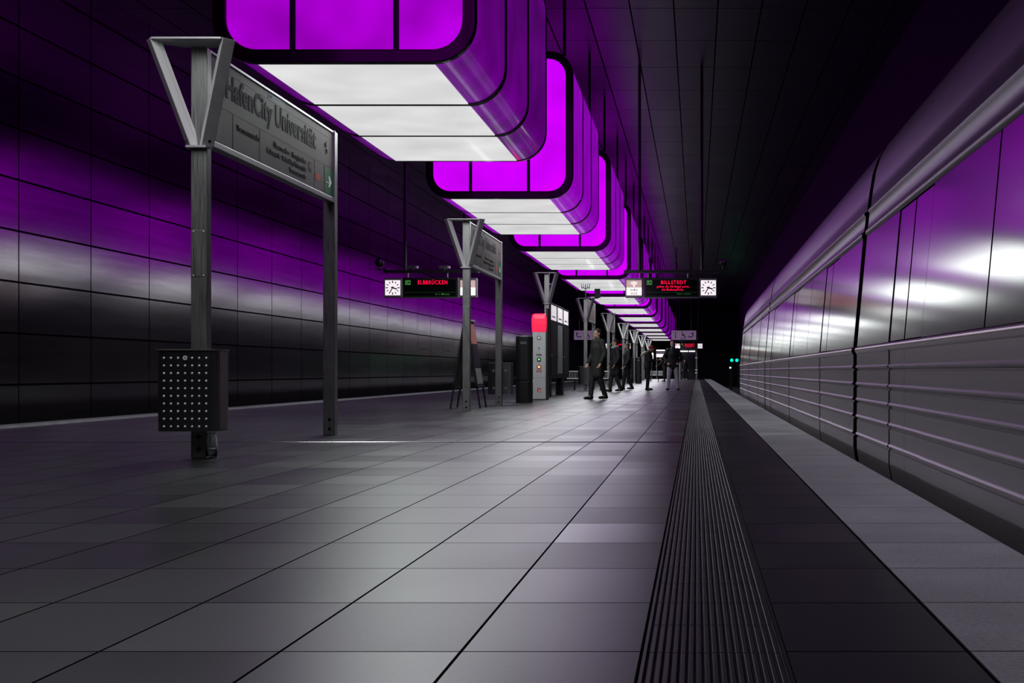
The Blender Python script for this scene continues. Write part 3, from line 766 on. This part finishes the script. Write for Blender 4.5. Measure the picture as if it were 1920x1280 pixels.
# ------------------------------------------------------------------ direction signs hanging far along
def dir_sign(x0, label, order):
    t = thing('direction_sign', label, 'sign', (x0, 78, 0), 0, 'direction signs over the platform')
    b = MB().prism(rrect(1.5, .56, .03, .75, 2.86), 'y', 0, .08).build('sign_panel', M['hang_sign'], t)
    for x in (.3, 1.2): MB().tube((x, .04, 3.13), (x, .04, CEIL), .025).build('hanger_rod', M['black'], t)
    def wheel(xc):
        g = MB()
        for k in range(20):
            a_ = -2.6 + k * .21; b_ = a_ + .21
            g.tube((xc + .15 * math.cos(a_), -.003, 2.76 + .13 * math.sin(a_)), (xc + .15 * math.cos(b_), -.003, 2.76 + .13 * math.sin(b_)), .016, seg=6)
        g.tube((xc - .02, -.003, 2.98), (xc - .01, -.003, 2.82), .024, seg=6); g.tube((xc - .01, -.003, 2.82), (xc + .12, -.003, 2.82), .02, seg=6)
        g.tube((xc + .12, -.003, 2.82), (xc + .18, -.003, 2.68), .02, seg=6); g.tube((xc - .02, -.003, 2.92), (xc + .1, -.003, 2.91), .014, seg=6)
        g.ball((xc - .02, -.003, 3.05), .034)
        g.build('wheelchair_pictogram', M['ink'], b)
    def arrow(xc, s):
        g = MB(); pts = [(xc - s * .17, 2.80), (xc - s * .1, 2.74), (xc + s * .05, 2.75), (xc + s * .13, 2.84), (xc + s * .1, 2.95)]
        for p_, q_ in zip(pts, pts[1:]): g.tube((p_[0], -.003, p_[1]), (q_[0], -.003, q_[1]), .026, seg=6)
        g.prism([(xc + s * .02, 2.94), (xc + s * .18, 2.93), (xc + s * .1, 3.03)], 'y', -.012, 0)
        g.build('arrow_pictogram', M['ink'], b)
    def lift(xc):
        g = MB(); g.tube((xc, -.003, 2.66), (xc, -.003, 2.88), .022, seg=6); g.ball((xc, -.003, 2.94), .03)
        g.tube((xc - .03, -.003, 2.86), (xc + .03, -.003, 2.86), .014, seg=6)
        g.box(xc - .12, xc + .12, -.006, 0, 3.0, 3.02); g.build('lift_pictogram', M['ink'], b)
    if order: lift(.25); wheel(.68); arrow(1.18, 1)
    else: arrow(.28, -1); wheel(.78); lift(1.22)
dir_sign(-1.52, 'lilac hanging sign with lift, wheelchair and arrow symbols beside the train', True)
dir_sign(-7.4, 'lilac hanging sign with arrow and wheelchair symbols beyond the post with the antenna', False)

# ------------------------------------------------------------------ far end of the platform
t = thing('lift_shaft', 'glass lift shaft with steel posts and light strips at the platform end', 'lift', (-1.45, 107.5, 0))
for x in (0.05, 1.45):
    box(x - .06, x + .06, 0, .12, 0, 3.0).build('corner_post', M['steel'], t)
    box(x - .06, x + .06, 2.2, 2.32, 0, 3.0).build('corner_post', M['steel'], t)
box(0, 1.5, 0, .12, 2.4, 3.0).build('lintel', M['black'], t)
for a_, b_ in ((0, .7), (.78, 1.28)): box(a_ + .04, b_ + .04, -.03, 0, 2.30, 2.39).build('light_strip', M['strip_white'], t)
box(.11, .78, .04, .07, .02, 2.35).build('door_leaf', M['pane'], t); box(.79, 1.39, .04, .07, .02, 2.35).build('door_leaf', M['pane'], t)
box(.0, .03, .12, 2.2, .02, 3.0).build('side_glass', M['pane'], t); box(1.47, 1.5, .12, 2.2, .02, 3.0).build('side_glass', M['pane'], t)
for z in (1.75, .75, .5): box(1.33, 1.53, -.02, 0, z, z + .09).build('sparkle_plate', M['stud'], t)  # near-white plates added to paint the sparkles on the lift post
t = thing('lit_sign_box', 'pale lit sign box beyond the person in grey trousers', 'sign', (-3.45, 110, 0))
box(0, .78, 0, .15, 1.86, 2.52).build('sign_case', M['black'], t)
box(.02, .76, -.01, 0, 1.88, 2.15).build('sign_face', M['panel_lit'], t); box(.02, .76, -.01, 0, 2.15, 2.38).build('sign_face', M['poster_grey'], t)
box(.02, .76, -.02, 0, 2.42, 2.50).build('light_strip', M['strip_white'], t)
for x in (.05, .73): box(x - .03, x + .03, .05, .1, 0, 1.86).build('post', M['steel'], t)
t = thing('lit_notice_case', 'small lit notice case at the platform end, left of the pale sign box'.replace('left of', 'next to'), 'notice case', (-4.0, 110, 0))
box(0, .36, 0, .1, 1.7, 2.3).build('case', M['black'], t); box(.03, .33, -.01, 0, 1.75, 2.25).build('lit_face', M['panel_lit'], t)
box(.16, .2, .03, .07, 0, 1.7).build('post', M['steel'], t)
# signal lights in the tunnel beyond the train
t = thing('track_signal', 'green twin track signal in the dark tunnel beyond the train', 'signal', (3.0, 111, -1.05))
box(-.06, .06, -.0, .1, 0, 3.0).build('mast', M['black'], t)
box(-.12, .62, -.12, 0, 2.5, 2.85).build('signal_head', M['blackmatt'], t)
for x in (.02, .46): MB().ball((x, -.12, 2.67), .12, .05, .12).build('green_lamp', M['sig_green'], t)
t = thing('tunnel_lamp', 'small white lamp low in the dark tunnel beside the green signal', 'lamp', (2.85, 109, -1.05))
box(-.03, .03, 0, .06, 0, 2.0).build('mast', M['black'], t); MB().ball((0, -.02, 2.03), .07).build('lamp_glass', M['lamp_white'], t)

# ------------------------------------------------------------------ the train
def train():
    X0 = 1.35; YE = 40.0; YS_ = -3.5
    t = thing('subway_train', 'grey ribbed metal underground train standing along the platform edge', 'train', (X0, 0, 0))
    def side_profile(g=0.0):
        """lower side in (x, z): skirt, ribs, belt"""
        pts = [(.30, -.55), (.16, -.50), (.05, -.22), (.012, -.04), (0.0, .04)]
        for z in (.16, .31, .45, .58, .72):
            pts += [(0, z - .028), (.010, z - .022), (.010, z - .012), (-.010, z - .004), (-.012, z + .006), (-.004, z + .016), (0, z + .02)]
        pts += [(0, .83), (-.006, .84)]
        return [(x + g, z) for x, z in pts]
    LX = lambda z: .0 + (z - .89) * (.085 / .93)          # leaning window plane
    roof = [(.0855, 1.825), (.08, 1.835), (.072, 1.85), (.075, 1.875), (.092, 1.885), (.098, 1.93), (.108, 2.02), (.094, 2.035), (.098, 2.055), (.118, 2.06),
            (.135, 2.2), (.165, 2.38), (.205, 2.50), (.265, 2.60), (.34, 2.68), (.5, 2.76), (.8, 2.83), (1.3, 2.86), (1.8, 2.83), (2.1, 2.76), (2.26, 2.68), (2.4, 2.5), (2.48, 2.2), (2.53, 1.8)]
    far = [(2.53, 1.8), (2.6, .85), (2.6, .0), (2.3, -.55)]
    belt = [(-.006, .84), (-.016, .855), (-.018, .872), (-.010, .888), (.0, .892)]
    ncar = 3; cl = (YE - YS_) / ncar
    for c in range(ncar):
        ya = YS_ + c * cl + (.12 if c else 0); yb = YS_ + (c + 1) * cl - (.12 if c < ncar - 1 else 0)
        L_ = yb - ya
        MB().sheet(roof, 'y', ya, yb).build('roof', M['train_roof'], t, smooth=True)
        MB().sheet(far, 'y', ya, yb).build('far_side', M['train'], t)
        MB().sheet(belt, 'y', ya, yb).build('belt_rail', M['train_bead'], t, smooth=True)
        MB().sheet([(.30, -.55), (2.3, -.55)], 'y', ya, yb).build('underframe', M['rubber'], t)
        # doors at three places
        dw = 1.30; centres = [ya + L_ * f for f in (.17, .5, .83)]
        edges = [ya] + [e for q in centres for e in (q - dw / 2, q + dw / 2)] + [yb]
        for k in range(0, len(edges), 2):
            a, b = edges[k], edges[k + 1]
            MB().sheet(side_profile(), 'y', a, b).build('side_wall', M['train'], t)
            # windows between
            nwin = max(1, round((b - a) / 1.5)); ww = (b - a) / nwin
            for q in range(nwin):
                wa, wb = a + q * ww + .015, a + (q + 1) * ww - .015
                MB().hexa([(LX(.895), wa, .895), (LX(1.822), wa, 1.822), (LX(1.822), wb, 1.822), (LX(.895), wb, .895)],
                          [(LX(.895) + .03, wa, .895), (LX(1.822) + .03, wa, 1.822), (LX(1.822) + .03, wb, 1.822), (LX(.895) + .03, wb, .895)]).build('window', M['train_glass'], t)
            MB().sheet([(LX(.89) + .012, .89), (LX(1.826) + .012, 1.826)], 'y', a, b).build('window_pillars', M['rubber'], t)
        for q in centres:
            for s in (-1, 1):
                a, b = (q - dw / 2 + .008, q - .004) if s < 0 else (q + .004, q + dw / 2 - .008)
                lf = MB().sheet(side_profile(.006), 'y', a, b).build('door_leaf', M['train'], t)
                MB().hexa([(LX(.90) + .006, a + .02, .90), (LX(1.815) + .006, a + .02, 1.815), (LX(1.815) + .006, b - .02, 1.815), (LX(.90) + .006, b - .02, .90)],
                          [(LX(.90) + .03, a + .02, .90), (LX(1.815) + .03, a + .02, 1.815), (LX(1.815) + .03, b - .02, 1.815), (LX(.90) + .03, b - .02, .90)]).build('door_window', M['train_glass'], lf)
            MB().sheet([(.03, -.04), (.03, .89), (.115, 1.826)], 'y', q - dw / 2, q + dw / 2).build('door_seal', M['rubber'], t)
        if c < ncar - 1:
            MB().sheet([(.1, -.4), (.1, .9), (.2, 1.9), (.35, 2.5), (1.3, 2.75)], 'y', yb, yb + .24).build('gangway_bellows', M['rubber'], t)
    # rounded cab end
    full = side_profile() + belt[1:] + [(LX(1.0), 1.0), (LX(1.8), 1.8)] + roof + far[1:]
    cab = MB(); prev = [(x, YE, z) for x, z in full]
    n = len(full)
    for k in range(1, 7):
        a = k / 6 * PI / 2; dy = 1.3 * math.sin(a); sx = .35 + .65 * math.cos(a)
        cur = [(1.3 + (x - 1.3) * sx, YE + dy, z if z < 1 else 1 + (z - 1) * (.75 + .25 * math.cos(a))) for x, z in full]
        cab.add(prev + cur, [(i, i + 1, n + i + 1, n + i) for i in range(n - 1)]); prev = cur
    cab.add(prev, [tuple(range(n))])
    cb = cab.build('cab_end', M['train_roof'], t, smooth=True)
    for s in (-1, 1): MB().ball((1.3 + s * .35, YE + 1.3, .3), .09, .05, .09).build('tail_lamp', M['ink_red'], cb)
    MB().prism([(.95, 1.0), (1.65, 1.0), (1.6, 1.7), (1.0, 1.7)], 'y', YE + 1.28, YE + 1.32).build('windscreen', M['train_glass'], cb)
    for y in (2.0, 10.5, 16, 25, 30.5, 38):     # bogies below the frame
        bg = box(.35, 2.25, y - 1.0, y + 1.0, -.8, -.56).build('bogie', M['rubber'], t)
        for yy in (-.7, .7):
            for x in (.45, 2.05): MB().tube((x, y + yy, -.7), (x + .12, y + yy, -.7), .35, seg=20).build('wheel', M['rail'], bg)
train()

# ------------------------------------------------------------------ people
def solid(mb, name, m, parent, voxel=.011, smooth=4):
    me = mb.mesh(name)
    o = bpy.data.objects.new(name, me); COL.objects.link(o)
    r = o.modifiers.new('r', 'REMESH'); r.mode = 'VOXEL'; r.voxel_size = voxel; r.use_smooth_shade = True
    s = o.modifiers.new('s', 'SMOOTH'); s.iterations = smooth; s.factor = .5
    dg = bpy.context.evaluated_depsgraph_get(); dg.update()
    m2 = bpy.data.meshes.new_from_object(o.evaluated_get(dg))
    bpy.data.objects.remove(o)
    m2.name = name; m2.materials.clear(); m2.materials.append(m)
    for p in m2.polygons: p.use_smooth = True
    o = bpy.data.objects.new(name, m2); COL.objects.link(o); o.parent = parent
    return o
def chain(mb, pts):
    for (p, r1), (q, r2) in zip(pts, pts[1:]): mb.capsule(p, q, r1, r2)
def hand(mb, wr, d, palm_n, side):
    """palm, four unequal bent fingers and a thumb from the side of the palm"""
    wr = Vector(wr); d = Vector(d).normalized(); nrm = Vector(palm_n); nrm = (nrm - d * nrm.dot(d)).normalized(); lat = d.cross(nrm) * side
    for k in (-1, 0, 1): mb.capsule(wr + lat * k * .018, wr + d * .085 + lat * k * .026, .017, .014)
    for k, (l, o) in enumerate(((.062, -.033), (.074, -.011), (.069, .011), (.052, .032))):
        b = wr + d * .088 + lat * o; c = b + (d * .85 + nrm * .4).normalized() * l * .55; e = c + (d * .4 + nrm * .9).normalized() * l * .5
        chain(mb, [(b, .0098), (c, .009), (e, .008)])
    b = wr + d * .03 - lat * .03; c = b + (d * .7 - lat * .7 + nrm * .3).normalized() * .04; e = c + (d * .9 + nrm * .4).normalized() * .032
    chain(mb, [(b, .012), (c, .0105), (e, .009)])
def person(label, loc, rz, H, jacket, trousers, shoe, hair=None, cap=None, elbows=None, wrists=None, knees=None, ankles=None, lean=0.0, nod=0.0,
           long_coat=False, extra=None, group=None, toes=None):
    t = thing('person', label, 'person', loc, rz, group); k = H / 1.75
    V = lambda x, y, z: Vector((x * k, y * k, z * k))
    el = elbows or [(-.27, .03, 1.14), (.27, .03, 1.14)]; wr = wrists or [(-.27, -.1, .90), (.27, -.1, .90)]
    kn = knees or [(-.1, -.015, .50), (.1, -.015, .50)]; an = ankles or [(-.11, .02, .09), (.11, .02, .09)]
    ln = lambda z: -lean * max(0, z - .95)
    def J(x, y, z): return V(x, y + ln(z), z)
    pel, wst, chs, upc, nck = J(0, 0, .95), J(0, .01, 1.10), J(0, 0, 1.27), J(0, .01, 1.40), J(0, .0, 1.50)
    hd = J(0, -.015 - nod * .06, 1.63 - nod * .03)
    sh = [J(-.17, .01, 1.425), J(.17, .01, 1.425)]
    el = [J(*e) for e in el]; wr = [J(*e) for e in wr]; kn = [V(*e) for e in kn]; an = [V(*e) for e in an]
    hip = [V(-.09, 0, .93), V(.09, 0, .93)]
    b = MB()
    chain(b, [(pel, .125 * k), (wst, .115 * k), (chs, .13 * k), (upc, .10 * k), (nck, .056 * k), (hd + V(0, .01, -.06), .058 * k)])
    b.ball(hd + V(0, .015, .02), .077 * k, .098 * k, .10 * k); b.ball(hd + V(0, -.02, -.05), .058 * k, .07 * k, .07 * k)
    b.ball(hd + V(0, -.095, -.012), .014 * k, .02 * k, .022 * k)                      # nose
    b.ball(hd + V(0, -.078, -.058), .026 * k, .014 * k, .012 * k)                     # lips
    for s in (-1, 1): b.ball(hd + V(s * .078, .015, -.005), .012 * k, .022 * k, .032 * k)   # ears
    for i in (0, 1):
        chain(b, [(upc, .07 * k), (sh[i], .055 * k), (el[i], .04 * k), (wr[i], .028 * k)])
        d = wr[i] - el[i]; hand(b, wr[i] + d.normalized() * .01, d, Vector((0, -1, .1)) if abs(d.normalized().y) < .8 else Vector((0, 0, 1)), 1 if i else -1)
        chain(b, [(hip[i], .085 * k), (kn[i], .055 * k), (an[i], .04 * k), (an[i] + V(0, -.06, -.035), .04 * k)])
    body = solid(b, 'body', M['skin'], t, .009, 2)
    ey = MB()
    for s in (-1, 1): ey.ball(hd + V(s * .031, -.082, .012), .011 * k, .008 * k, .007 * k)
    ey.build('eyes', M['eye'], body)
    j = MB()
    hem = .86 if not long_coat else .62
    chain(j, [(J(0, 0, hem), .155 * k), (pel, .155 * k), (wst, .15 * k), (chs, .165 * k), (upc, .125 * k), (J(0, .01, 1.485), .075 * k)])
    for s in (-1, 1): chain(j, [(J(s * .09, 0, hem), .12 * k), (J(s * .05, 0, 1.1), .13 * k), (J(s * .06, 0, 1.3), .13 * k)])
    for i in (0, 1): chain(j, [(upc, .10 * k), (sh[i], .085 * k), (el[i], .066 * k), (el[i].lerp(wr[i], .93), .05 * k)])
    solid(j, 'jacket', M[jacket], t, .016, 3)
    tr = MB()
    for i in (0, 1): chain(tr, [(V(0, 0, .92), .12 * k), (hip[i], .108 * k), (kn[i], .078 * k), (an[i] + V(0, 0, -.02), .062 * k)])
    solid(tr, 'trousers', M[trousers], t, .014, 2)
    for i in (0, 1):
        s_ = MB(); a = an[i]; td = (toes[i] if toes else (0, -1))
        dx, dy = td
        zf = a.z - .09 * k + .042
        chain(s_, [(Vector((a.x - dx * .04, a.y - dy * .04, zf)), .042), (Vector((a.x + dx * .08, a.y + dy * .08, zf - .002)), .044), (Vector((a.x + dx * .17, a.y + dy * .17, zf - .008)), .034)])
        s_.capsule(Vector((a.x, a.y, zf)), a + V(0, 0, .03), .045, .045)
        solid(s_, 'shoe', M[shoe], t, .01, 2)
    if hair:
        h = MB(); h.ball(hd + V(0, .028, .04), .087 * k, .098 * k, .095 * k); h.ball(hd + V(0, .06, -.02), .075 * k, .06 * k, .08 * k)
        solid(h, 'hair', M[hair], t, .01, 2)
    if cap:
        h = MB(); h.ball(hd + V(0, .015, .045), .092 * k, .108 * k, .085 * k); chain(h, [(hd + V(-.04, -.1, .03), .012), (hd + V(.04, -.1, .03), .012)]); chain(h, [(hd + V(-.03, -.14, .02), .012), (hd + V(.03, -.14, .02), .012)]); h.ball(hd + V(0, -.09, .03), .06 * k, .07 * k, .014)
        solid(h, 'cap', M[cap], t, .01, 2)
    if extra: extra(t, V, J, hd, wr)
    return t
# grey trousers, facing the camera, hands in the jacket pockets
def ex_mask(t, V, J, hd, wr):
    m = MB(); m.ball(hd + V(0, -.045, -.045), .062, .062, .05); solid(m, 'face_mask', M['mask'], t, .008, 2)
person('person in black jacket and pale grey trousers facing along the platform, hands at pockets', (-.87, 47.2, 0), 0.05, 1.78, 'cloth_black', 'cloth_grey', 'shoe', hair='hair_blond',
       elbows=[(-.32, .06, 1.16), (.32, .06, 1.16)], wrists=[(-.19, -.09, .99), (.19, -.09, .99)], ankles=[(-.17, .02, .09), (.17, .02, .09)], knees=[(-.14, -.015, .5), (.14, -.015, .5)], extra=ex_mask,
       toes=[(-.3, -.95), (.3, -.95)])
# red cap, turned sideways, fur hood at the back, looking down at a phone
def ex_fur(t, V, J, hd, wr):
    f = MB(); chain(f, [(J(-.13, .12, 1.46), .055), (J(0, .2, 1.40), .065), (J(.13, .12, 1.46), .055)]); f.capsule(J(0, .2, 1.42), J(0, .27, 1.33), .06, .045)
    solid(f, 'fur_hood', M['fur'], t, .014, 2)
    c = (wr[0] + wr[1]) / 2 + V(0, -.1, .05)
    box(c.x - .035, c.x + .035, c.y - .006, c.y + .006, c.z - .07, c.z + .07).build('phone', M['phone'], t)
person('person in red cap and black clothes with pale fur hood, seen from the side', (-1.76, 46.6, 0), PI / 2, 1.64, 'cloth_black', 'cloth_black', 'shoe', cap='cap_red',
       elbows=[(-.23, -.06, 1.13), (.23, -.06, 1.13)], wrists=[(-.1, -.3, 1.15), (.1, -.3, 1.15)], nod=1.0, lean=.1, extra=ex_fur)
# farther people
person('dark clothed person leaning forward far along the platform near the lit sign box', (-2.15, 86, 0), -PI / 2, 1.62, 'cloth_olive', 'cloth_char', 'shoe', hair='hair_dark',
       elbows=[(-.2, -.25, 1.2), (.2, -.25, 1.2)], wrists=[(-.15, -.42, 1.12), (.15, -.42, 1.12)], lean=.35)
person('person in black jacket, dark violet trousers and white shoes before the lift', (-.95, 103.5, 0), .3, 1.6, 'cloth_black', 'cloth_navy', 'shoe_white', hair='hair_dark')
# group near the bench
step = dict(knees=[(-.09, -.10, .51), (.09, .02, .5)], ankles=[(-.09, -.15, .09), (.09, .17, .10)])
def ex_scarf(t, V, J, hd, wr):
    f = MB(); chain(f, [(J(-.09, -.05, 1.49), .05), (J(0, -.09, 1.47), .05), (J(.09, -.05, 1.49), .05), (J(.06, .07, 1.5), .05), (J(-.06, .07, 1.5), .05), (J(-.09, -.05, 1.49), .05)])
    solid(f, 'scarf', M['scarf'], t, .012, 2)
person('person in long charcoal coat and pale scarf walking beside the bench', (-2.75, 43.6, 0), -1.2, 1.76, 'cloth_char', 'cloth_black', 'shoe', hair='hair_dark', long_coat=True, extra=ex_scarf, group=None, **step)
person('person in dark olive parka walking between the bench and the train, foremost of the group', (-2.42, 31.6, 0), -.9, 1.72, 'cloth_olive', 'cloth_black', 'shoe', hair='hair_dark', long_coat=True, **step)
person('person in black jacket walking behind the one with the pale scarf', (-2.6, 48.5, 0), -1.4, 1.74, 'cloth_black', 'cloth_char', 'shoe', hair='hair_dark', **step)
